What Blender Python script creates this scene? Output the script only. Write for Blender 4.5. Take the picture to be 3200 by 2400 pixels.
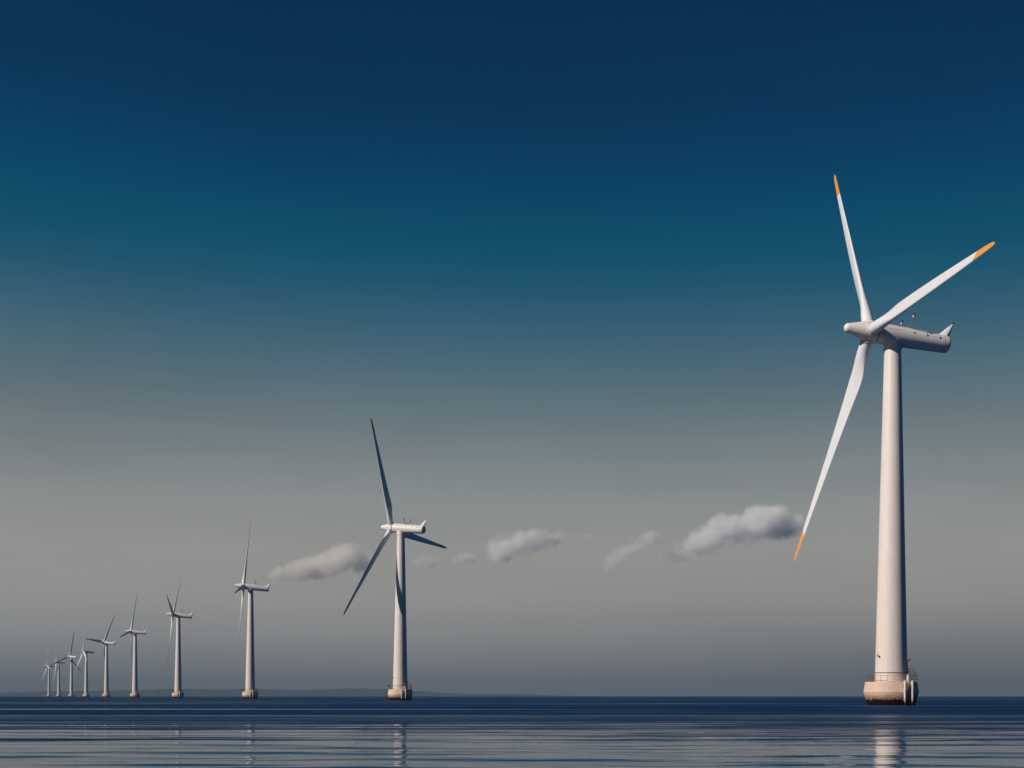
import bpy, bmesh, math, random
import numpy as np
from mathutils import Matrix, Vector, noise

R = math.radians
random.seed(7)
scene = bpy.context.scene
C = scene.collection
for o in list(bpy.data.objects):
    bpy.data.objects.remove(o)

# ------------------------------------------------------------------ camera
EYE = 1.6
cam_data = bpy.data.cameras.new("camera")
cam_data.sensor_width = 36.0
cam_data.lens = 45.0
cam_data.shift_y = 0.3047
cam_data.clip_start = 0.1
cam_data.clip_end = 60000
camera = bpy.data.objects.new("camera", cam_data)
camera.location = (0, 0, EYE)
camera.rotation_euler = (R(90), 0, 0)
C.objects.link(camera)
scene.camera = camera

# ------------------------------------------------------------------ sun, sky, exposure
SUN_AZ, SUN_EL, SUN_POWER = 208.0, 31.0, 4.0
sun_data = bpy.data.lights.new("sun", 'SUN')
sun_data.energy = SUN_POWER
sun_data.angle = R(0.5)
sun_data.color = (1.0, 0.90, 0.80)
sun = bpy.data.objects.new("sun", sun_data)
d = Vector((math.cos(R(SUN_AZ)) * math.cos(R(SUN_EL)), math.sin(R(SUN_AZ)) * math.cos(R(SUN_EL)), math.sin(R(SUN_EL))))
sun.rotation_euler = d.to_track_quat('Z', 'Y').to_euler()
sun.location = (-300, -200, 400)
C.objects.link(sun)


def lin(c):
    return tuple((v / 255 / 12.92) if v / 255 <= 0.04045 else ((v / 255 + 0.055) / 1.055) ** 2.4 for v in c)


world = bpy.data.worlds.new("World")
scene.world = world
world.use_nodes = True
nt = world.node_tree
nt.nodes.clear()
N, L = nt.nodes, nt.links


def node(tree, typ, **kw):
    n = tree.nodes.new(typ)
    for k, v in kw.items():
        if k == 'inp':
            for kk, vv in v.items():
                n.inputs[kk].default_value = vv
        else:
            setattr(n, k, v)
    return n


def mth(tree, op, a, b=None, c=None, clamp=False):
    n = tree.nodes.new('ShaderNodeMath')
    n.operation = op
    n.use_clamp = clamp
    for i, v in enumerate((a, b, c)):
        if v is None:
            continue
        if isinstance(v, (int, float)):
            n.inputs[i].default_value = v
        else:
            tree.links.new(v, n.inputs[i])
    return n.outputs[0]


out = N.new('ShaderNodeOutputWorld')
bg = N.new('ShaderNodeBackground')
bg.inputs['Strength'].default_value = 0.1
L.new(bg.outputs[0], out.inputs[0])
sky = N.new('ShaderNodeTexSky')
sky.sky_type = 'NISHITA'
sky.sun_disc = False
sky.sun_elevation = R(SUN_EL)
sky.sun_rotation = R(90 - SUN_AZ)
sky.air_density = 1.0
sky.dust_density = 0.6
sky.ozone_density = 4.0
tc = N.new('ShaderNodeTexCoord')
nrm = node(nt, 'ShaderNodeVectorMath', operation='NORMALIZE')
L.new(tc.outputs['Generated'], nrm.inputs[0])
sep = N.new('ShaderNodeSeparateXYZ')
L.new(nrm.outputs[0], sep.inputs[0])
hx, hy, hz = sep.outputs
hl = mth(nt, 'SQRT', mth(nt, 'MAXIMUM', mth(nt, 'ADD', mth(nt, 'MULTIPLY', hx, hx), mth(nt, 'MULTIPLY', hy, hy)), 1e-6))
ux = mth(nt, 'DIVIDE', hx, hl)
uy = mth(nt, 'DIVIDE', hy, hl)
# the clear blue reaches lower on the side away from the sun
zs = mth(nt, 'ADD', hz, mth(nt, 'MULTIPLY', mth(nt, 'MULTIPLY', ux, 0.018), mth(nt, 'MULTIPLY', hz, 3.0, clamp=True)))
ramp = N.new('ShaderNodeValToRGB')
L.new(mth(nt, 'DIVIDE', zs, 0.7, clamp=True), ramp.inputs[0])
ramp.color_ramp.interpolation = 'LINEAR'
STOPS = [(0.0, (110, 117, 124)), (0.02, (128, 130, 132)), (0.045, (143, 143, 142)), (0.075, (151, 150, 147)), (0.11, (150, 150, 147)),
         (0.146, (140, 143, 142)), (0.18, (122, 131, 133)), (0.214, (100, 117, 124)), (0.248, (76, 105, 119)),
         (0.28, (50, 93, 114)), (0.303, (29, 85, 111)), (0.322, (13, 79, 108)), (0.34, (6, 75, 105)), (0.362, (0, 68, 101)),
         (0.385, (0, 60, 96)), (0.42, (0, 50, 86)), (0.475, (0, 44, 78)), (0.69, (0, 37, 68))]
els = ramp.color_ramp.elements
while len(els) < len(STOPS):
    els.new(0.5)
for e, (z, c) in zip(els, STOPS):
    e.position = z / 0.7
    e.color = (*lin(c), 1)
# grey haze band only ahead; unseen sky elsewhere set deep blue to darken shaded sides
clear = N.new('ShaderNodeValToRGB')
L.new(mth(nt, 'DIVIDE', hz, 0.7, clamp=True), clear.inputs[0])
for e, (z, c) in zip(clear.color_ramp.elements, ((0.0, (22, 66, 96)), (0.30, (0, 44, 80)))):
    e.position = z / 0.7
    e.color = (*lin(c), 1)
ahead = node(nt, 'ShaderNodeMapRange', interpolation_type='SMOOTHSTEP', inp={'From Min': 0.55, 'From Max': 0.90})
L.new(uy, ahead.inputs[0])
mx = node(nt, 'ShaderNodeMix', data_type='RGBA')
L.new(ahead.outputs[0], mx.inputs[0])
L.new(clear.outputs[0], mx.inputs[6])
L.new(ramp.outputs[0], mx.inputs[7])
# the low haze thins towards the right, away from the sun
right = node(nt, 'ShaderNodeMapRange', interpolation_type='SMOOTHSTEP', inp={'From Min': -0.1, 'From Max': 0.45})
L.new(ux, right.inputs[0])
lowz = node(nt, 'ShaderNodeMapRange', interpolation_type='SMOOTHSTEP', inp={'From Min': 0.0, 'From Max': 0.12, 'To Min': 1.0, 'To Max': 0.0})
L.new(hz, lowz.inputs[0])
veil = node(nt, 'ShaderNodeTexNoise', inp={'Scale': 1.0, 'Detail': 5, 'Roughness': 0.55})
vs = node(nt, 'ShaderNodeVectorMath', operation='MULTIPLY')
vs.inputs[1].default_value = (2.2, 2.2, 9.0)
L.new(nrm.outputs[0], vs.inputs[0])
L.new(vs.outputs[0], veil.inputs['Vector'])
vf = node(nt, 'ShaderNodeMapRange', inp={'From Min': 0.3, 'From Max': 0.7, 'To Min': 0.93, 'To Max': 1.07})
L.new(veil.outputs['Fac'], vf.inputs[0])
sc = node(nt, 'ShaderNodeVectorMath', operation='SCALE')
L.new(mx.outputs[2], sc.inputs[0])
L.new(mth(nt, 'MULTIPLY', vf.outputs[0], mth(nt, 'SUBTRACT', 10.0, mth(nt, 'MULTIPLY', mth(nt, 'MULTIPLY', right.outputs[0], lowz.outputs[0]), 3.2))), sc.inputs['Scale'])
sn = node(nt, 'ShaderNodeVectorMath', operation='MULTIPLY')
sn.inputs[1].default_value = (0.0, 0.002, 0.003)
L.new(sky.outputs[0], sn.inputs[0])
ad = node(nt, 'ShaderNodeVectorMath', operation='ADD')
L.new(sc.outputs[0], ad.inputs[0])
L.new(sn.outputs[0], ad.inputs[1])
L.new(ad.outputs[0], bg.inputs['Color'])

scene.view_settings.view_transform = 'Standard'
scene.view_settings.look = 'None'
scene.view_settings.exposure = 0
scene.view_settings.gamma = 1
scene.view_settings.use_curve_mapping = False
scene.render.engine = 'CYCLES'
cy = scene.cycles
cy.use_denoising = True
cy.max_bounces = 24
cy.volume_bounces = 20
cy.volume_max_steps = 256
cy.volume_step_rate = 1.0


# ------------------------------------------------------------------ materials
def new_mat(name):
    m = bpy.data.materials.new(name)
    m.use_nodes = True
    t = m.node_tree
    p = t.nodes['Principled BSDF']
    return m, t, p


def noise_tex(t, vec, scale, detail=4, rough=0.55, stretch=None):
    n = node(t, 'ShaderNodeTexNoise', inp={'Scale': scale, 'Detail': detail, 'Roughness': rough})
    if stretch:
        mp = t.nodes.new('ShaderNodeMapping')
        mp.inputs['Scale'].default_value = stretch
        t.links.new(vec, mp.inputs['Vector'])
        vec = mp.outputs[0]
    t.links.new(vec, n.inputs['Vector'])
    return n.outputs['Fac']


def mixc(t, fac, a, b, blend='MIX'):
    n = t.nodes.new('ShaderNodeMix')
    n.data_type = 'RGBA'
    n.blend_type = blend
    for i, v in ((0, fac), (6, a), (7, b)):
        if isinstance(v, (int, float)):
            n.inputs[i].default_value = v
        elif isinstance(v, tuple):
            n.inputs[i].default_value = (*v, 1)
        else:
            t.links.new(v, n.inputs[i])
    return n.outputs[2]


def rng(t, v, a, b, c=0.0, d=1.0, smooth=True):
    n = node(t, 'ShaderNodeMapRange', interpolation_type='SMOOTHSTEP' if smooth else 'LINEAR',
             inp={'From Min': a, 'From Max': b, 'To Min': c, 'To Max': d})
    t.links.new(v, n.inputs[0])
    return n.outputs[0]


def obj_coords(t):
    c = t.nodes.new('ShaderNodeTexCoord')
    s = t.nodes.new('ShaderNodeSeparateXYZ')
    t.links.new(c.outputs['Object'], s.inputs[0])
    return c.outputs['Object'], s.outputs


def paint(name, col, rough=0.4, var=0.07, streak=True):
    m, t, p = new_mat(name)
    vec, xyz = obj_coords(t)
    a = noise_tex(t, vec, 0.35, 5, 0.6, (1, 1, 0.25) if streak else None)
    b = noise_tex(t, vec, 2.5, 5, 0.6, (1, 1, 0.08) if streak else None)
    f = mth(t, 'ADD', mth(t, 'MULTIPLY', a, 0.6), mth(t, 'MULTIPLY', b, 0.4))
    c = mixc(t, rng(t, f, 0.35, 0.65), tuple(v * (1 - var) for v in col), col)
    t.links.new(c, p.inputs['Base Color'])
    t.links.new(rng(t, b, 0.3, 0.7, rough - 0.06, rough + 0.08), p.inputs['Roughness'])
    p.inputs['Specular IOR Level'].default_value = 0.35
    return m, t, p, vec, xyz, c


M = {}
M['blade'] = paint('blade_gelcoat', (0.78, 0.80, 0.83), 0.38, 0.05, False)[0]
M['nacelle'] = paint('nacelle_gelcoat', (0.83, 0.79, 0.75), 0.42, 0.07, False)[0]
M['orange'] = paint('orange_tip_paint', (0.82, 0.37, 0.075), 0.4, 0.08, False)[0]
M['metal'] = paint('galvanised_steel', (0.20, 0.195, 0.19), 0.5, 0.2)[0]
M['rust'] = paint('brown_rail_paint', (0.25, 0.12, 0.075), 0.6, 0.3)[0]
M['dark'] = paint('dark_rubber', (0.025, 0.022, 0.022), 0.6, 0.2)[0]
M['red'] = paint('red_lamp_glass', (0.10, 0.008, 0.02), 0.2, 0.1)[0]
M['yellow'] = paint('yellow_lamp', (0.6, 0.33, 0.05), 0.4, 0.1)[0]
m, t, p, vec, xyz, c = paint('white_fender_tube', (0.74, 0.66, 0.57), 0.5, 0.18)
ed = mth(t, 'ADD', xyz[2], mth(t, 'MULTIPLY', mth(t, 'SUBTRACT', noise_tex(t, vec, 3.0, 5, 0.7), 0.5), 1.2))
c = mixc(t, rng(t, ed, 0.55, 0.75, 1, 0), mixc(t, rng(t, ed, 0.9, 1.5, 0.7, 0), c, (0.38, 0.2, 0.11)), (0.02, 0.012, 0.009))
t.links.new(c, p.inputs['Base Color'])
M['fender'] = m
M['white'] = paint('white_lamp_housing', (0.74, 0.70, 0.66), 0.45, 0.1)[0]

m, t, p, vec, xyz, c = paint('tower_paint', (0.80, 0.735, 0.70), 0.42, 0.08)
# lower section painted a touch warmer; drips of grease under the yaw ring
low = rng(t, xyz[2], 24.88, 24.92, 1, 0, False)
c2 = mixc(t, low, c, mixc(t, 1.0, c, (1.0, 0.965, 0.92), 'MULTIPLY'))
drip = noise_tex(t, vec, 1.6, 5, 0.65, (1.4, 1.4, 0.22))
dm = mth(t, 'MULTIPLY', rng(t, drip, 0.56, 0.68), rng(t, xyz[2], 54.5, 61, 0, 0.65))
c3 = mixc(t, dm, c2, (0.20, 0.10, 0.07))
foot = mth(t, 'MULTIPLY', rng(t, noise_tex(t, vec, 1.2, 6, 0.65, (1, 1, 0.15)), 0.5, 0.75), rng(t, xyz[2], 4, 14, 0.35, 0.0))
t.links.new(mixc(t, foot, c3, (0.42, 0.24, 0.14)), p.inputs['Base Color'])
M['tower'] = m

m, t, p, vec, xyz, c = paint('concrete_base', (0.78, 0.585, 0.46), 0.85, 0.16)
p.inputs['Specular IOR Level'].default_value = 0.12
run = noise_tex(t, vec, 1.3, 6, 0.65, (1, 1, 0.2))
c = mixc(t, rng(t, run, 0.52, 0.72, 0, 0.4), c, (0.34, 0.19, 0.11))
edge = mth(t, 'ADD', xyz[2], mth(t, 'MULTIPLY', mth(t, 'SUBTRACT', noise_tex(t, vec, 3.0, 6, 0.7), 0.5), 1.6))
c = mixc(t, rng(t, edge, 1.2, 2.4, 0.5, 0), c, (0.45, 0.22, 0.12))
fr = noise_tex(t, vec, 7, 4, 0.6)
c = mixc(t, mth(t, 'MULTIPLY', rng(t, edge, 1.2, 1.95, 1, 0), rng(t, fr, 0.40, 0.56)), c, (0.17, 0.045, 0.018))
c = mixc(t, rng(t, edge, 0.95, 1.12, 1, 0), c, (0.004, 0.0035, 0.004))
t.links.new(c, p.inputs['Base Color'])
bmp = node(t, 'ShaderNodeBump', inp={'Strength': 0.5, 'Distance': 0.06})
t.links.new(fr, bmp.inputs['Height'])
t.links.new(bmp.outputs[0], p.inputs['Normal'])
M['concrete'] = m


# ------------------------------------------------------------------ mesh helpers
def lathe(bm, prof, seg=48, mat=Matrix(), cap0=False, cap1=False):
    rings = []
    for r, z in prof:
        rings.append([bm.verts.new(mat @ Vector((r * math.cos(2 * math.pi * i / seg), r * math.sin(2 * math.pi * i / seg), z))) for i in range(seg)])
    for a, b in zip(rings, rings[1:]):
        for i in range(seg):
            bm.faces.new((a[i], a[(i + 1) % seg], b[(i + 1) % seg], b[i]))
    if cap0:
        bm.faces.new(rings[0][::-1])
    if cap1:
        bm.faces.new(rings[-1])


def tube(bm, pts, r, seg=8):
    pts = [Vector(p) for p in pts]
    rings = []
    for i, p in enumerate(pts):
        a = pts[max(i - 1, 0)]
        b = pts[min(i + 1, len(pts) - 1)]
        q = (b - a).to_track_quat('Z', 'Y')
        rr = r[i] if isinstance(r, (list, tuple)) else r
        rings.append([bm.verts.new(p + q @ Vector((rr * math.cos(2 * math.pi * k / seg), rr * math.sin(2 * math.pi * k / seg), 0))) for k in range(seg)])
    for a, b in zip(rings, rings[1:]):
        for k in range(seg):
            bm.faces.new((a[k], a[(k + 1) % seg], b[(k + 1) % seg], b[k]))
    bm.faces.new(rings[0][::-1])
    bm.faces.new(rings[-1])


def box(bm, size, mat=Matrix()):
    x, y, z = (s / 2 for s in size)
    v = [bm.verts.new(mat @ Vector((sx * x, sy * y, sz * z))) for sz in (-1, 1) for sx, sy in ((-1, -1), (1, -1), (1, 1), (-1, 1))]
    for f in ((3, 2, 1, 0), (4, 5, 6, 7), (0, 1, 5, 4), (1, 2, 6, 5), (2, 3, 7, 6), (3, 0, 4, 7)):
        bm.faces.new([v[i] for i in f])


def finish(name, bm, mat, parent=None, smooth=35):
    bmesh.ops.recalc_face_normals(bm, faces=bm.faces)
    me = bpy.data.meshes.new(name)
    for f in bm.faces:
        f.smooth = True
    for e in bm.edges:
        if len(e.link_faces) == 2 and e.calc_face_angle(0) > R(smooth):
            e.smooth = False
    bm.to_mesh(me)
    bm.free()
    me.materials.append(mat)
    o = bpy.data.objects.new(name, me)
    C.objects.link(o)
    if parent:
        o.parent = parent
    return o


def polar(r, deg, z):
    return Vector((r * math.cos(R(deg)), r * math.sin(R(deg)), z))


# ------------------------------------------------------------------ wind turbine
AXIS_Z, OVER, NOSE, TAIL, TILT, SPAN, CONE = 63.36, 4.2, 8.88, 10.24, 6.2, 41.05, 0.024
DECK, DECK_R = 4.0, 4.28
LAND = 290.0


def tower_r(z):
    return 2.72 + (1.40 - 2.72) * (z - DECK) / (61.2 - DECK)


ROOT = bpy.data.objects.new('wind_turbine', None)
ROOT.empty_display_size = 4
C.objects.link(ROOT)

# foundation
bm = bmesh.new()
lathe(bm, [(3.3, -4), (3.92, 0), (4.56, 2.2), (4.58, 2.27), (4.56, 2.34), (4.31, 3.94), (4.28, 3.98), (4.24, DECK), (2.2, DECK + 0.02)], 72)
foundation = finish('foundation', bm, M['concrete'], ROOT, 20)

bm = bmesh.new()
for i in range(24):
    a = 15 * i + 5
    if abs((a - LAND + 180) % 360 - 180) < 10:
        continue
    tube(bm, [polar(4.12, a, DECK - 0.01), polar(4.12, a, DECK + 1.08)], 0.03, 6)
for h in (0.12, 0.42, 0.75, 1.08):
    tube(bm, [polar(4.12, LAND + 10 + k * 340 / 68, DECK + h) for k in range(69)], 0.032 if h > 1 else 0.022, 6)
railing = finish('railing', bm, M['rust'], foundation)

ut = polar(1, LAND + 90, 0)
for s in (-1, 1):
    bm = bmesh.new()
    b0 = polar(4.78, LAND, 0) + ut * 0.75 * s
    tube(bm, [b0 + Vector((0, 0, z)) for z in (-2.5, 0.1, 0.5, 1.0, 4.15, 4.2)], [0.1, 0.12, 0.15, 0.2, 0.2, 0.17], 14)
    for z in (3.75, 2.3):
        tube(bm, [b0 + Vector((0, 0, z)), polar(3.9, LAND, z) + ut * 0.75 * s], 0.09, 8)
    finish('fender', bm, M['fender'], foundation)
bm = bmesh.new()
for s in (-1, 1):
    tube(bm, [polar(4.66, LAND, -1.5) + ut * 0.28 * s, polar(4.66, LAND, DECK + 1.0) + ut * 0.28 * s, polar(4.2, LAND, DECK + 1.1) + ut * 0.28 * s], 0.035, 6)
for k in range(18):
    z = -1.2 + 0.3 * k
    tube(bm, [polar(4.66, LAND, z) - ut * 0.28, polar(4.66, LAND, z) + ut * 0.28], 0.025, 6)
finish('ladder', bm, M['metal'], foundation)
bm = bmesh.new()
lathe(bm, [(0.30, 0), (0.30, 0.06), (0.24, 0.08), (0.24, 0.95), (0.2, 1.05), (0.1, 1.1), (0.1, 1.3), (0.0001, 1.32)], 16, Matrix.Translation(polar(3.75, LAND + 10, DECK)))
finish('crane_post', bm, M['white'], foundation)
# landing and steep stair to the tower door
SA = 345.0
e1, e2 = polar(1, SA, 0), polar(1, SA + 90, 0)
bm = bmesh.new()
rot = Matrix.Rotation(R(SA), 4, 'Z')
box(bm, (1.15, 1.5, 0.08), Matrix.Translation(e1 * 3.15 + Vector((0, 0, 5.25))) @ rot)
for s in (-1, 1):
    tube(bm, [e1 * 3.7 + e2 * 0.7 * s + Vector((0, 0, 5.2)), e1 * 4.2 + e2 * 0.7 * s + Vector((0, 0, DECK))], 0.06, 6)
    for x in (3.68,):
        tube(bm, [e1 * x + e2 * 0.62 * s + Vector((0, 0, DECK)), e1 * x + e2 * 0.62 * s + Vector((0, 0, 5.22))], 0.05, 6)
for k in range(4):
    f = (k + 0.6) / 4.4
    box(bm, (0.22, 1.36, 0.04), Matrix.Translation(e1 * (3.74 + 0.46 * f) + Vector((0, 0, 5.2 - 1.2 * f))) @ rot)
stair = finish('door_stair', bm, M['metal'], foundation)
for s in (-1, 1):
    bm = bmesh.new()
    for h in (0.5, 1.02):
        tube(bm, [e1 * 2.72 + e2 * 0.72 * s + Vector((0, 0, 5.25 + h)), e1 * 3.66 + e2 * 0.72 * s + Vector((0, 0, 5.25 + h)),
                  e1 * 4.45 + e2 * 0.72 * s + Vector((0, 0, DECK + h - 0.3 if h > 0.6 else DECK + 0.25))], 0.04, 6)
    for x in (2.75, 3.2, 3.66):
        tube(bm, [e1 * x + e2 * 0.72 * s + Vector((0, 0, 5.25)), e1 * x + e2 * 0.72 * s + Vector((0, 0, 6.27))], 0.04, 6)
    finish('handrail', bm, M['metal'], foundation)

# tower
bm = bmesh.new()
zs_ = [DECK - 0.2] + [DECK + (61.2 - DECK) * k / 16 for k in range(1, 17)]
lathe(bm, [(tower_r(z), z) for z in zs_], 72)
tower = finish('tower', bm, M['tower'], ROOT)
bm = bmesh.new()
r = tower_r(5.58)
lathe(bm, [(r - 0.05, 5.50), (r + 0.055, 5.50), (r + 0.055, 5.63), (r - 0.05, 5.63)], 72)
finish('flange', bm, M['rust'], tower)
bm = bmesh.new()
r = tower_r(24.9)
lathe(bm, [(r - 0.05, 24.85), (r + 0.02, 24.86), (r + 0.02, 24.94), (r - 0.05, 24.95)], 72)
finish('flange', bm, M['tower'], tower)
bm = bmesh.new()
lathe(bm, [(1.38, 61.0), (1.56, 61.0), (1.56, 61.16), (1.48, 61.2), (1.5, 62.4), (1.2, 62.5)], 56)
finish('yaw_collar', bm, M['nacelle'], tower)
bm = bmesh.new()
box(bm, (0.08, 0.9, 1.95), Matrix.Rotation(R(SA), 4, 'Z') @ Matrix.Translation((tower_r(6.3) + 0.005, 0, 6.28)))
finish('door', bm, M['metal'], tower)
for a, z in ((328, 7.6), (208, 8.35)):
    bm = bmesh.new()
    r = tower_r(z)
    tube(bm, [polar(r - 0.05, a, z), polar(r + 0.55, a, z + 0.02)], 0.085, 8)
    tube(bm, [polar(r + 0.3, a, z), polar(r - 0.05, a, z - 0.35)], 0.035, 6)
    lamp_arm = finish('lamp_bracket', bm, M['rust'], tower)
    bm = bmesh.new()
    lathe(bm, [(0.03, 0.05), (0.13, 0.06), (0.14, 0.3), (0.08, 0.42), (0.001, 0.45)], 12, Matrix.Translation(polar(r + 0.5, a, z)))
    finish('lamp', bm, M['yellow'] if a < 300 else M['dark'], lamp_arm)

# nacelle: local X points upwind along the shaft
QX = Matrix.Rotation(R(90), 4, 'Y')      # lathe axis Z -> X
bm = bmesh.new()
lathe(bm, [(0.0001, -TAIL), (0.9, -TAIL + 0.01), (1.22, -TAIL + 0.06), (1.37, -TAIL + 0.2), (1.43, -TAIL + 0.45),
           (1.47, -TAIL + 1.2), (1.60, -5), (1.68, -1.5), (1.74, 2.0), (1.74, 2.92), (1.66, 3.0), (1.2, 3.0)], 56, QX)
nacelle = finish('nacelle', bm, M['nacelle'], ROOT)
bm = bmesh.new()
lathe(bm, [(1.2, 2.97), (1.6, 2.97), (1.6, 3.12), (1.2, 3.12)], 48, QX)
finish('shaft_gap', bm, M['dark'], nacelle)
# tail fin: raked wedge on the rear end of the roof
bm = bmesh.new()
secs = [(0.0, -7.9, -10.15, 0.60, 1.2), (0.0, -8.55, -10.3, 0.46, 1.75), (0, -9.55, -10.65, 0.25, 2.75), (0, -10.35, -10.72, 0.09, 3.45), (0, -10.6, -10.75, 0.05, 3.72)]
rings = []
for _, xa, xb, w, z in secs:
    xm = xa + (xb - xa) * 0.7
    rings.append([bm.verts.new(v) for v in ((xa, 0, z), (xa + (xb - xa) * 0.3, w * 0.8, z), (xm, w, z), (xb, w * 0.4, z), (xb, -w * 0.4, z), (xm, -w, z), (xa + (xb - xa) * 0.3, -w * 0.8, z))])
for a, b in zip(rings, rings[1:]):
    for k in range(7):
        bm.faces.new((a[k], a[(k + 1) % 7], b[(k + 1) % 7], b[k]))
bm.faces.new(rings[-1])
bm.faces.new(rings[0][::-1])
fin = finish('tail_fin', bm, M['blade'], nacelle, 30)
bm = bmesh.new()
tube(bm, [(-10.7, 0, 3.68), (-10.75, 0, 4.05)], 0.03, 6)
tube(bm, [(-10.75, -0.28, 4.0), (-10.75, 0.28, 4.0)], 0.03, 6)
tube(bm, [(-10.55, 0, 3.85), (-11.05, 0, 3.85)], 0.05, 6)
finish('wind_vane', bm, M['dark'], fin)
# two obstruction lamps on arms
bm = bmesh.new()
tube(bm, [(-2.4, -0.75, 1.4), (-2.4, -0.7, 1.75)], 0.05, 6)
tube(bm, [(-2.4, 0.75, 1.4), (-2.4, 0.7, 1.75)], 0.05, 6)
tube(bm, [(-2.4, -2.2, 2.95), (-2.4, -2.1, 2.6), (-2.4, -1.1, 1.78), (-2.4, 0, 1.72), (-2.4, 1.1, 1.78), (-2.4, 2.1, 2.6), (-2.4, 2.2, 2.95)], 0.085, 8)
tube(bm, [(-1.6, 0, 1.62), (-2.4, 0, 1.72)], 0.04, 6)
yoke = finish('lamp_yoke', bm, M['metal'], nacelle)
for s in (-1, 1):
    bm = bmesh.new()
    lathe(bm, [(0.05, 2.9), (0.27, 2.92), (0.27, 3.08), (0.19, 3.1), (0.19, 3.12)], 14, Matrix.Translation((-2.4, 2.2 * s, 0)), True)
    finish('lamp_base', bm, M['white'], yoke)
    bm = bmesh.new()
    lathe(bm, [(0.19, 3.12), (0.2, 3.55), (0.14, 3.68), (0.001, 3.72)], 14, Matrix.Translation((-2.4, 2.2 * s, 0)))
    finish('lamp', bm, M['red'], yoke)
# roof hatch rails with latches, one each side
for s in (-1, 1):
    bm = bmesh.new()
    aa = R(20)
    def surf(x, off=0.0):
        rr = 1.74 + (1.45 - 1.74) * (2 - x) / 11.5 + off
        return Vector((x, s * rr * math.cos(aa), rr * math.sin(aa)))
    tube(bm, [surf(x, 0.004) for x in (1.8, -1.5, -4, -8.4)], 0.032, 6)
    for x in (-3.2, -5.6, -8.0):
        box(bm, (0.16, 0.1, 0.36), Matrix.Translation(surf(x, 0.03)) @ Matrix.Rotation(s * aa, 4, 'X'))
    finish('hatch_rail', bm, M['dark'], nacelle)
bm = bmesh.new()
lathe(bm, [(1.475, -9.0), (1.492, -9.0), (1.492, -8.95), (1.475, -8.95)], 48, QX)
finish('panel_seam', bm, M['metal'], nacelle)

# spinner with three root collars (local origin = rotor centre)
bm = bmesh.new()
n0 = NOSE - OVER
prof = [(1.45, -1.06), (1.70, -1.05), (1.76, -0.98), (1.77, -0.2), (1.66, 0.75)]
prof += [(0.80, n0 - 0.72)]
prof += [(0.80 * math.cos(k * math.pi / 2 / 7) + 0.0001, n0 - 0.72 + 0.72 * math.sin(k * math.pi / 2 / 7)) for k in range(1, 8)]
lathe(bm, prof, 56, QX)
for k in range(3):
    lathe(bm, [(1.08, 0.6), (1.16, 1.62), (1.16, 1.72), (1.08, 1.78), (1.03, 1.74)], 40, Matrix.Rotation(R(120 * k), 4, 'X'))
spinner = finish('spinner', bm, M['nacelle'], ROOT, 40)
bm = bmesh.new()
lathe(bm, [(1.60, 0.86), (1.645, 0.87), (1.637, 0.905), (1.60, 0.91)], 48, QX)
finish('panel_seam', bm, M['metal'], spinner)


for k in range(3):
    bm = bmesh.new()
    lathe(bm, [(0.95, 1.76), (1.1, 1.765), (1.1, 1.85), (0.95, 1.855)], 36, Matrix.Rotation(R(120 * k), 4, 'X'))
    finish('pitch_ring', bm, M['metal'], spinner)


# blade: span along +Z, leading edge towards +Y, upwind +X
def lerp(x, pts):
    for (a, u), (b, w) in zip(pts, pts[1:]):
        if x <= b:
            s = (x - a) / (b - a)
            return u + (w - u) * s
    return pts[-1][1]


CHORD = [(1, 2.02), (3.0, 2.04), (5.0, 2.42), (7.3, 2.9), (8.6, 3.02), (10.0, 2.94), (16, 2.5), (24, 1.98), (32, 1.4), (37.5, 1.03), (39.5, 0.84), (40.4, 0.66), (40.85, 0.42), (SPAN, 0.08)]
THICK = [(1, 1.0), (3.0, 0.98), (5.0, 0.72), (7.3, 0.46), (8.6, 0.38), (12, 0.31), (20, 0.24), (30, 0.19), (SPAN, 0.15)]
TWIST = [(1, 16), (8, 13), (14, 7.5), (22, 3.5), (32, 0.8), (SPAN, -0.8)]
PITCH = 4.0
NP = 26


def section(z):
    c, th = lerp(z, CHORD), lerp(z, THICK)
    w = min(max((z - 2.6) / 5.0, 0), 1)
    w = w * w * (3 - 2 * w)
    ax = 0.5 + (0.31 - 0.5) * w
    be = R(lerp(z, TWIST) + PITCH)
    pts = []
    for k in range(NP):
        a = 2 * math.pi * k / NP
        x = 0.5 * (1 - math.cos(a))
        sg = 1 if a < math.pi else -1
        yt = 5 * th * (0.2969 * math.sqrt(max(x, 0)) - 0.126 * x - 0.3516 * x * x + 0.2843 * x ** 3 - 0.1036 * x ** 4)
        cam = 0.03 * 4 * x * (1 - x) * w
        ya = -(sg * yt * (1.0 if sg > 0 else 0.8)) - cam
        yc = -0.5 * th * math.sin(a)
        y = yc + (ya - yc) * w
        u = (ax - x) * c           # + towards the leading edge
        v = y * c                  # + towards upwind
        pts.append((v * math.cos(be) + u * math.sin(be), u * math.cos(be) - v * math.sin(be), x))
    return pts


def loft(bm, zl, slant_at=None, cap=False):
    rings = []
    for z in zl:
        ring = []
        for k in range(NP):
            x = section(z)[k][2]
            zz = z
            if slant_at is not None:
                wgt = max(0, 1 - abs(z - slant_at) / 3.0)
                zz = z + wgt * 0.9 * (x - 0.5)
            q = section(zz)[k]
            ring.append(bm.verts.new((q[0], q[1], zz)))
        rings.append(ring)
    for a, b in zip(rings, rings[1:]):
        for k in range(NP):
            bm.faces.new((a[k], a[(k + 1) % NP], b[(k + 1) % NP], b[k]))
    if cap:
        bm.faces.new(rings[-1])


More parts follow.
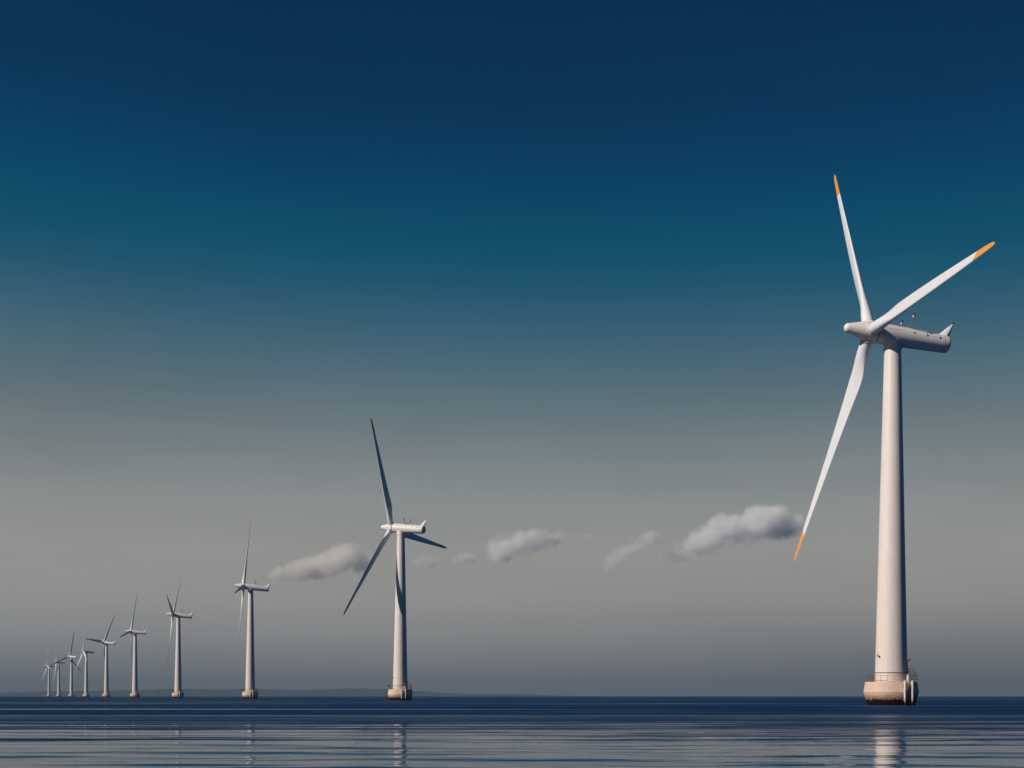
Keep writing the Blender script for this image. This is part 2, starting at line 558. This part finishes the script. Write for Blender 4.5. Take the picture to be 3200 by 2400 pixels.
TIP0 = 35.5
blades = []
for k in range(3):
    if k == 0:
        bm = bmesh.new()
        loft(bm, [1.2, 2, 3, 3.8, 4.6, 5.4, 6.2, 7, 7.8, 8.6, 9.5, 11, 13, 15, 18, 21, 24, 27, 30, 32.5, 33.5, 34.5, TIP0], TIP0)
        b = finish('blade', bm, M['blade'], ROOT, 50)
        bm = bmesh.new()
        loft(bm, [TIP0, 36.5, 37.5, 38.5, 39.3, 39.9, 40.4, 40.7, 40.9, 41.0, SPAN], TIP0, True)
        finish('blade_tip', bm, M['orange'], b, 50)
    else:
        b = blades[0].copy()
        C.objects.link(b)
        for ch in blades[0].children:
            d2 = ch.copy()
            C.objects.link(d2)
            d2.parent = b
    blades.append(b)


def copy_tree(o, parent=None):
    c = o.copy()
    C.objects.link(c)
    c.parent = parent
    for ch in o.children:
        copy_tree(ch, c)
    return c


def pose(root, x, y, yaw, phase, lean):
    root.location = (x, y, 0)
    root.rotation_euler = (0, math.atan(lean), 0)
    nac = Matrix.Translation((0, 0, AXIS_Z)) @ Matrix.Rotation(R(yaw), 4, 'Z') @ Matrix.Rotation(-R(TILT), 4, 'Y')
    k = 0
    for ch in root.children:
        base = ch.name.split('.')[0]
        if base == 'nacelle':
            ch.matrix_local = nac
        elif base == 'spinner':
            ch.matrix_local = nac @ Matrix.Translation((OVER, 0, 0)) @ Matrix.Rotation(-R(phase), 4, 'X')
        elif base == 'blade':
            span = (1.0, 1.045, 1.016)[k] if root is ROOT else 1.0     # the near rotor's blades are slightly unequal
            ch.matrix_local = nac @ Matrix.Translation((OVER, 0, 0)) @ Matrix.Rotation(-R(phase + 120 * k), 4, 'X') @ Matrix.Rotation(CONE, 4, 'Y') @ Matrix.Diagonal((1, 1, span, 1))
            k += 1


POSES = [(64.93, 219.28, 189.7, 89.1, 0.0047), (-41.2, 471.66, 151.1, 25.6, 0.0042), (-148.41, 725.52, 188.0, 100.7, 0.0049),
         (-255.07, 977.59, 187.8, 73.0, 0.0045), (-363.38, 1233.62, 184.6, 101.0, 0.0048), (-471.55, 1487.97, 169.9, 86.6, 0.006),
         (-590.85, 1776.07, 209.6, 112.7, 0.0042), (-693.76, 2015.21, 156.3, 111.5, 0.006), (-825.31, 2330.35, 205.4, 63.1, 0.0056),
         (-954.15, 2637.25, 211.4, 99.6, 0.0054)]
LABELS = [
    'huge white wind turbine nearest the camera, sunlit blades with bright orange tips',
    'white wind turbine with dark shaded blades, one reaching right behind its tower, second largest',
    'wind turbine just left of the cream cloud, one short dark blade folded before its hub',
    'wind turbine whose two upper blades form a narrow V above its hub',
    'wind turbine with one tall upright blade and one dark blade drooping left from its hub',
    'wind turbine with a dark blade pointing level to the left and another leaning up right',
    'wind turbine with all blades pale and sunlit, one upright and its nacelle in shade',
    'distant wind turbine with two dark blades spread low like a wide inverted V',
    'second smallest wind turbine, just right of the farthest one',
    'farthest and smallest wind turbine, leftmost of the row',
]
roots = [ROOT] + [copy_tree(ROOT) for _ in POSES[1:]]
for rt, ps, lb in zip(roots, POSES, LABELS):
    pose(rt, *ps)
    rt['label'] = lb
    rt['category'] = 'wind turbine'
    rt['group'] = 'offshore wind turbines in a row'
# small lantern on the rail of the farther ones
bm = bmesh.new()
tube(bm, [polar(4.12, 186, DECK), polar(4.12, 186, DECK + 1.15)], 0.05, 8)
lathe(bm, [(0.05, 1.1), (0.3, 1.14), (0.32, 1.5), (0.2, 1.66), (0.001, 1.7)], 12, Matrix.Translation(polar(4.25, 186, DECK)))
lantern = None
for rt in roots[1:4]:
    f = [ch for ch in rt.children if ch.name.startswith('foundation')][0]
    if lantern is None:
        lantern = finish('lantern', bm, M['dark'], f)
    else:
        d3 = lantern.copy()
        C.objects.link(d3)
        d3.parent = f

# ------------------------------------------------------------------ sea
rs = np.random.RandomState(11)
ys = [-3000, -1000, -300, -100, -40, -15, -5, 0]
y = 3.0
while y < 300:
    ys.append(y)
    y += max(0.14, y * y / 8000)
while y < 11800:
    ys.append(y)
    y *= 1.12
ys.append(11800.0)
ys = np.array(ys)
NX = 560
u = np.linspace(-1, 1, NX)
half = np.where(ys < 300, 34 + 0.52 * np.maximum(ys, 0), 0)
half = np.where(ys >= 300, 190 + (ys - 300) * 1.0128, half)
half = np.where(ys < 0, 34 + 0.6 * -ys, half)
half[-1] = 12200
X = u[None, :] * half[:, None]
# stretch the outer columns to the edge of the sheet
outer = np.abs(u) > 0.985
Y = np.repeat(ys[:, None], NX, 1)
X[:, 0], X[:, -1] = -12200, 12200
dy = np.gradient(ys)[:, None]
dx = (2 * half / NX)[:, None]
Z = np.zeros_like(X)
def fade_for(lam, kx):
    return np.clip((lam / dy - 2.5) / 2.5, 0, 1) * np.clip((2 * math.pi / (abs(kx) + 1e-6) / dx - 2.5) / 2.5, 0, 1)


ncomp = 40
for i in range(ncomp):                      # low undulation
    lam = 1.0 * (9.0 / 1.0) ** ((i + 0.5) / ncomp)
    ang = rs.normal(0, R(11))
    kx, ky = 2 * math.pi / lam * math.sin(ang), 2 * math.pi / lam * math.cos(ang)
    amp = 0.023 / math.sqrt(ncomp / 2) * lam / (2 * math.pi)
    env = 0.65 + 0.6 * np.sin(X * rs.uniform(0.02, 0.09) + Y * rs.uniform(0.01, 0.06) + rs.uniform(0, 6.3))
    Z += amp * env * fade_for(lam, kx) * np.sin(kx * X + ky * Y + rs.uniform(0, 6.283))
for i in range(14):                         # steeper, long crested wavelets in groups
    lam = rs.uniform(1.3, 3.6)
    ang = rs.normal(0, R(4))
    kx, ky = 2 * math.pi / lam * math.sin(ang), 2 * math.pi / lam * math.cos(ang)
    env = np.sin(X * rs.uniform(0.05, 0.16) + Y * rs.uniform(0.1, 0.3) + rs.uniform(0, 6.3)) * np.sin(-X * rs.uniform(0.02, 0.1) + Y * rs.uniform(0.05, 0.2) + rs.uniform(0, 6.3))
    env = np.clip(env - 0.2, 0, 1)
    ph = kx * X + ky * Y + rs.uniform(0, 6.283) + 0.8 * np.sin(X * 0.11 + rs.uniform(0, 6.3))
    Z += 0.06 * lam / (2 * math.pi) * env * fade_for(lam, kx) * (0.5 + 0.5 * np.sin(ph)) ** 4 * 2.4
Z *= np.clip((ys[:, None] - 3) / 8, 0, 1) * np.clip((300 - ys[:, None]) / 100, 0, 1)
Z[:, :3] = 0
Z[:, -3:] = 0
ny = len(ys)
co = np.stack([X, Y, Z], -1).reshape(-1, 3).astype(np.float32)
idx = np.arange(ny * NX).reshape(ny, NX)
quads = np.stack([idx[:-1, :-1], idx[:-1, 1:], idx[1:, 1:], idx[1:, :-1]], -1).reshape(-1, 4)
me = bpy.data.meshes.new('sea')
me.vertices.add(len(co))
me.vertices.foreach_set('co', co.ravel())
me.loops.add(quads.size)
me.loops.foreach_set('vertex_index', quads.ravel().astype(np.int32))
me.polygons.add(len(quads))
me.polygons.foreach_set('loop_start', np.arange(0, quads.size, 4, dtype=np.int32))
me.polygons.foreach_set('use_smooth', np.ones(len(quads), dtype=bool))
me.update(calc_edges=True)
me.validate()
sea = bpy.data.objects.new('sea', me)
sea['kind'] = 'structure'
sea['label'] = 'dark blue sea, ruffled far out and calm with long ripples in front'
C.objects.link(sea)

m, t, p = new_mat('sea_water')
geo = t.nodes.new('ShaderNodeNewGeometry')
sp = t.nodes.new('ShaderNodeSeparateXYZ')
t.links.new(geo.outputs['Position'], sp.inputs[0])
pos = geo.outputs['Position']
# 0 calm near the shore, 1 wind-ruffled; in between long streaks of both
near = noise_tex(t, pos, 1.0, 5, 0.65, (0.020, 0.34, 1))
far = noise_tex(t, pos, 1.0, 5, 0.65, (0.006, 0.055, 1))
fm = rng(t, sp.outputs[1], 55, 130)
streak = mth(t, 'ADD', mth(t, 'MULTIPLY', near, mth(t, 'SUBTRACT', 1.0, fm)), mth(t, 'MULTIPLY', far, fm))
cover = mth(t, 'ADD', rng(t, sp.outputs[1], 24, 42, 0.10, 0.33, False), rng(t, sp.outputs[1], 42, 78, 0, 0.17, False))
cover = mth(t, 'ADD', cover, rng(t, sp.outputs[1], 78, 150, 0, 0.09, False))
wind = rng(t, mth(t, 'ADD', streak, cover), 0.84, 1.14)
slick = mth(t, 'MULTIPLY', rng(t, sp.outputs[1], 235, 258), rng(t, sp.outputs[1], 268, 300, 1, 0))
slick = mth(t, 'MULTIPLY', slick, rng(t, noise_tex(t, pos, 1.0, 3, 0.6, (0.008, 0.01, 1)), 0.40, 0.6, 0, 0.6))
wind = mth(t, 'MULTIPLY', wind, mth(t, 'SUBTRACT', 1.0, slick))
rip1 = noise_tex(t, pos, 1.0, 4, 0.6, (0.16, 0.75, 1))
rip2 = noise_tex(t, pos, 1.0, 4, 0.6, (0.05, 0.16, 1))
rip = mth(t, 'ADD', mth(t, 'MULTIPLY', rip1, 0.45), mth(t, 'MULTIPLY', rip2, 1.6))
bmp = node(t, 'ShaderNodeBump', inp={'Strength': 1.0, 'Distance': 1.0})
rip3 = noise_tex(t, pos, 1.0, 3, 0.6, (0.30, 1.9, 1))
fine = mth(t, 'MULTIPLY', rip3, rng(t, sp.outputs[1], 40, 90, 0.03, 0.0))
t.links.new(mth(t, 'ADD', fine, mth(t, 'MULTIPLY', rip, mth(t, 'MULTIPLY', wind, 0.6))), bmp.inputs['Height'])
t.links.new(bmp.outputs[0], p.inputs['Normal'])
p.inputs['Base Color'].default_value = (0.0, 0.028, 0.090, 1)
p.inputs['IOR'].default_value = 1.33
t.links.new(mth(t, 'SUBTRACT', 1.0, mth(t, 'MULTIPLY', wind, 0.93)), p.inputs['Specular IOR Level'])
t.links.new(mth(t, 'ADD', 0.03, mth(t, 'MULTIPLY', wind, 0.67)), p.inputs['Roughness'])
me.materials.append(m)

# ------------------------------------------------------------------ far shore
HD = 9000.0
prof = [(-700, 2166), (-300, 2164), (0, 2163), (113, 2159), (290, 2155), (407, 2154), (497, 2150), (610, 2149), (723, 2151), (791, 2147.5),
        (859, 2150.6), (904, 2154), (1000, 2151), (1089, 2147), (1200, 2150), (1270, 2154), (1340, 2160), (1400, 2165), (1500, 2168), (1611, 2167), (1700, 2171), (1770, 2175), (1840, 2178), (1960, 2180)]
bm = bmesh.new()
cols = []
n = 700
for i in range(n + 1):
    px = -700 + 2660 * i / n
    hgt = (2175 - lerp(px, prof)) * 0.85 * HD / 4000 + EYE
    cx_ = (px - 1600) * HD / 4000
    col = []
    for j, (dd, k) in enumerate(((-900, -0.05), (-750, 0.10), (-420, 0.5), (-150, 0.88), (0, 1.0), (200, 0.9), (600, 0.45), (1100, -0.05))):
        tree = noise.noise(Vector((cx_ * 0.02, dd * 0.02, 3.1))) * 2.0 + noise.noise(Vector((cx_ * 0.006, dd * 0.006, 8.1))) * 4.0
        col.append(bm.verts.new((cx_ * (HD + dd) / HD, HD + dd, max(hgt * k + (tree if 0 < j < 7 else 0), -2) if j not in (0, 7) else -2)))
    cols.append(col)
for a, b in zip(cols, cols[1:]):
    for j in range(7):
        bm.faces.new((a[j], b[j], b[j + 1], a[j + 1]))
m, t, p = new_mat('far_wooded_land')
vec, xyz = obj_coords(t)
f = noise_tex(t, vec, 0.01, 6, 0.6)
t.links.new(mixc(t, rng(t, f, 0.35, 0.65), (0.012, 0.028, 0.042), (0.026, 0.046, 0.058)), p.inputs['Base Color'])
p.inputs['Roughness'].default_value = 0.9
hills = finish('hills', bm, m)
hills['kind'] = 'structure'
hills['label'] = 'low wooded shore fading into haze on the horizon'

# ------------------------------------------------------------------ clouds
CD = 6000.0


def cloud(label, lumps, dens, tint, seed):
    """lumps: (px, py, rx, ry) in pixels of a 3200 wide view at CD metres."""
    S = CD / 4000.0
    L3 = []
    for px, py, rx, ry in lumps:
        L3.append((Vector(((px - 1600) * S, CD + random.uniform(-40, 40), (2175 - py) * S + EYE)), rx * S, max(ry * S * 1.1, rx * S * 0.55), ry * S))
    ctr = sum((l[0] for l in L3), Vector()) / len(L3)
    bm = bmesh.new()
    for c, rx, ry_, rz in L3:
        bmesh.ops.create_icosphere(bm, subdivisions=3, radius=1.0,
                                   matrix=Matrix.Translation(c - ctr) @ Matrix.Diagonal((rx * 1.12, ry_ * 1.12, rz * 1.2, 1)))
    m = bpy.data.materials.new('cloud_vapour')
    m.use_nodes = True
    t = m.node_tree
    t.nodes.clear()
    o_ = t.nodes.new('ShaderNodeOutputMaterial')
    pv = t.nodes.new('ShaderNodeVolumePrincipled')
    t.links.new(pv.outputs[0], o_.inputs['Volume'])
    pv.inputs['Color'].default_value = (*tint, 1)
    pv.inputs['Anisotropy'].default_value = -0.2
    vec, xyz = obj_coords(t)
    # billow the coordinates, then take the nearest lump
    off = node(t, 'ShaderNodeVectorMath', operation='ADD')
    off.inputs[1].default_value = (seed * 913.0, seed * 77.0, 0)
    t.links.new(vec, off.inputs[0])
    nz = node(t, 'ShaderNodeTexNoise', inp={'Scale': 0.015, 'Detail': 7, 'Roughness': 0.62})
    t.links.new(off.outputs[0], nz.inputs['Vector'])
    wp = node(t, 'ShaderNodeTexNoise', inp={'Scale': 0.014, 'Detail': 4, 'Roughness': 0.6})
    t.links.new(off.outputs[0], wp.inputs['Vector'])
    w1 = node(t, 'ShaderNodeVectorMath', operation='SUBTRACT')
    w1.inputs[1].default_value = (0.5, 0.5, 0.5)
    t.links.new(wp.outputs['Color'], w1.inputs[0])
    w2 = node(t, 'ShaderNodeVectorMath', operation='MULTIPLY_ADD')
    w2.inputs[1].default_value = (150, 110, 90)
    t.links.new(w1.outputs[0], w2.inputs[0])
    t.links.new(vec, w2.inputs[2])
    warped = w2.outputs[0]
    field = None
    edge_f = None
    for c, rx, ry_, rz in L3:
        fs = []
        for src, k in ((warped, 1.0), (vec, 1.12)):
            s1 = node(t, 'ShaderNodeVectorMath', operation='SUBTRACT')
            s1.inputs[1].default_value = c - ctr
            t.links.new(src, s1.inputs[0])
            s2 = node(t, 'ShaderNodeVectorMath', operation='DIVIDE')
            s2.inputs[1].default_value = (rx * k, ry_ * k, rz * k)
            t.links.new(s1.outputs[0], s2.inputs[0])
            ln = node(t, 'ShaderNodeVectorMath', operation='LENGTH')
            t.links.new(s2.outputs[0], ln.inputs[0])
            g = mth(t, 'SUBTRACT', 1.0, ln.outputs['Value'])
            if k == 1.0:                    # crisp top, thin base; density cut away from the sun so shade stays pale
                dt = node(t, 'ShaderNodeVectorMath', operation='DOT_PRODUCT')
                dt.inputs[1].default_value = (-0.35, -0.35, 0.87)
                t.links.new(s2.outputs[0], dt.inputs[0])
                g = mth(t, 'ADD', g, mth(t, 'MULTIPLY', mth(t, 'MINIMUM', mth(t, 'SUBTRACT', dt.outputs['Value'], 0.1), 0.0), 0.55))
            fs.append(g)
        field = fs[0] if field is None else mth(t, 'SMOOTH_MAX', field, fs[0], 0.35)
        edge_f = fs[1] if edge_f is None else mth(t, 'MAXIMUM', edge_f, fs[1])
    f = mth(t, 'ADD', field, mth(t, 'MULTIPLY', mth(t, 'SUBTRACT', nz.outputs['Fac'], 0.47), 1.9))
    inside = rng(t, edge_f, 0.0, 0.3)
    body = mth(t, 'MULTIPLY', rng(t, f, 0.0, 0.8), inside)
    t.links.new(mth(t, 'MULTIPLY', body, dens), pv.inputs['Density'])
    try:
        m.volume_intersection_method = 'FAST'
    except Exception:
        pass
    ob = finish('cloud', bm, m)
    ob.location = ctr
    rm = ob.modifiers.new('fuse', 'REMESH')
    rm.mode = 'VOXEL'
    rm.voxel_size = 9.0
    dg = bpy.context.evaluated_depsgraph_get()
    me2 = bpy.data.meshes.new_from_object(ob.evaluated_get(dg))
    ob.modifiers.clear()
    ob.data = me2
    if not me2.materials:
        me2.materials.append(m)
    ob['label'] = label
    ob['category'] = 'cloud'
    ob['group'] = 'small clouds low over the sea'
    return ob


WARM, COOL = (1.0, 0.985, 0.955), (0.985, 0.995, 1.0)
cloud('small cream puff of cloud between the second and third turbines from the right',
      [(890, 1800, 60, 34), (945, 1790, 75, 44), (1000, 1777, 85, 54), (1060, 1764, 85, 60), (1090, 1745, 70, 56), (1120, 1762, 60, 42)], 0.026, WARM, 1)
cloud('tiny faint wisp of cloud just right of the second largest turbine tower', [(1330, 1762, 50, 28), (1350, 1752, 30, 20)], 0.012, COOL, 2)
cloud('tiny pale cloud between the blade tip of the shaded turbine and the egg-shaped cloud', [(1450, 1750, 42, 26), (1474, 1744, 28, 20)], 0.022, COOL, 3)
cloud('egg-shaped pale cloud low in the middle of the sky, a flat wisp on its right',
      [(1575, 1728, 65, 60), (1620, 1712, 80, 60), (1670, 1695, 70, 48), (1720, 1688, 50, 28), (1755, 1680, 32, 18)], 0.022, COOL, 4)
cloud('tiniest faint wisp of cloud, in the gap between the egg-shaped cloud and the slanting cloud', [(1830, 1678, 36, 16)], 0.016, COOL, 5)
cloud('slanting streak of pale cloud left of the largest cloud',
      [(1920, 1760, 38, 36), (1955, 1730, 52, 38), (1995, 1712, 58, 42), (2035, 1690, 44, 34)], 0.018, COOL, 6)
cloud('largest white billowing cloud, beside the lowest orange blade tip',
      [(2115, 1738, 55, 28), (2170, 1714, 75, 40), (2225, 1688, 85, 56), (2280, 1664, 90, 68), (2340, 1672, 85, 58), (2385, 1640, 85, 70),
       (2420, 1622, 60, 50), (2445, 1656, 75, 56), (2485, 1646, 50, 40), (2505, 1640, 34, 26)], 0.026, COOL, 7)

# ------------------------------------------------------------------ air
m = bpy.data.materials.new('haze_air')
m.use_nodes = True
t = m.node_tree
t.nodes.clear()
o_ = t.nodes.new('ShaderNodeOutputMaterial')
pv = t.nodes.new('ShaderNodeVolumePrincipled')
pv.inputs['Color'].default_value = (0.28, 0.37, 0.45, 1)
pv.inputs['Density'].default_value = 1.15e-4
pv.inputs['Anisotropy'].default_value = 0.0
t.links.new(pv.outputs[0], o_.inputs['Volume'])
bm = bmesh.new()
box(bm, (24800, 15400, 153), Matrix.Translation((0, 4400, 70)))
haze = finish('haze', bm, m)
haze['kind'] = 'stuff'
haze['label'] = 'pale blue sea haze over the water'
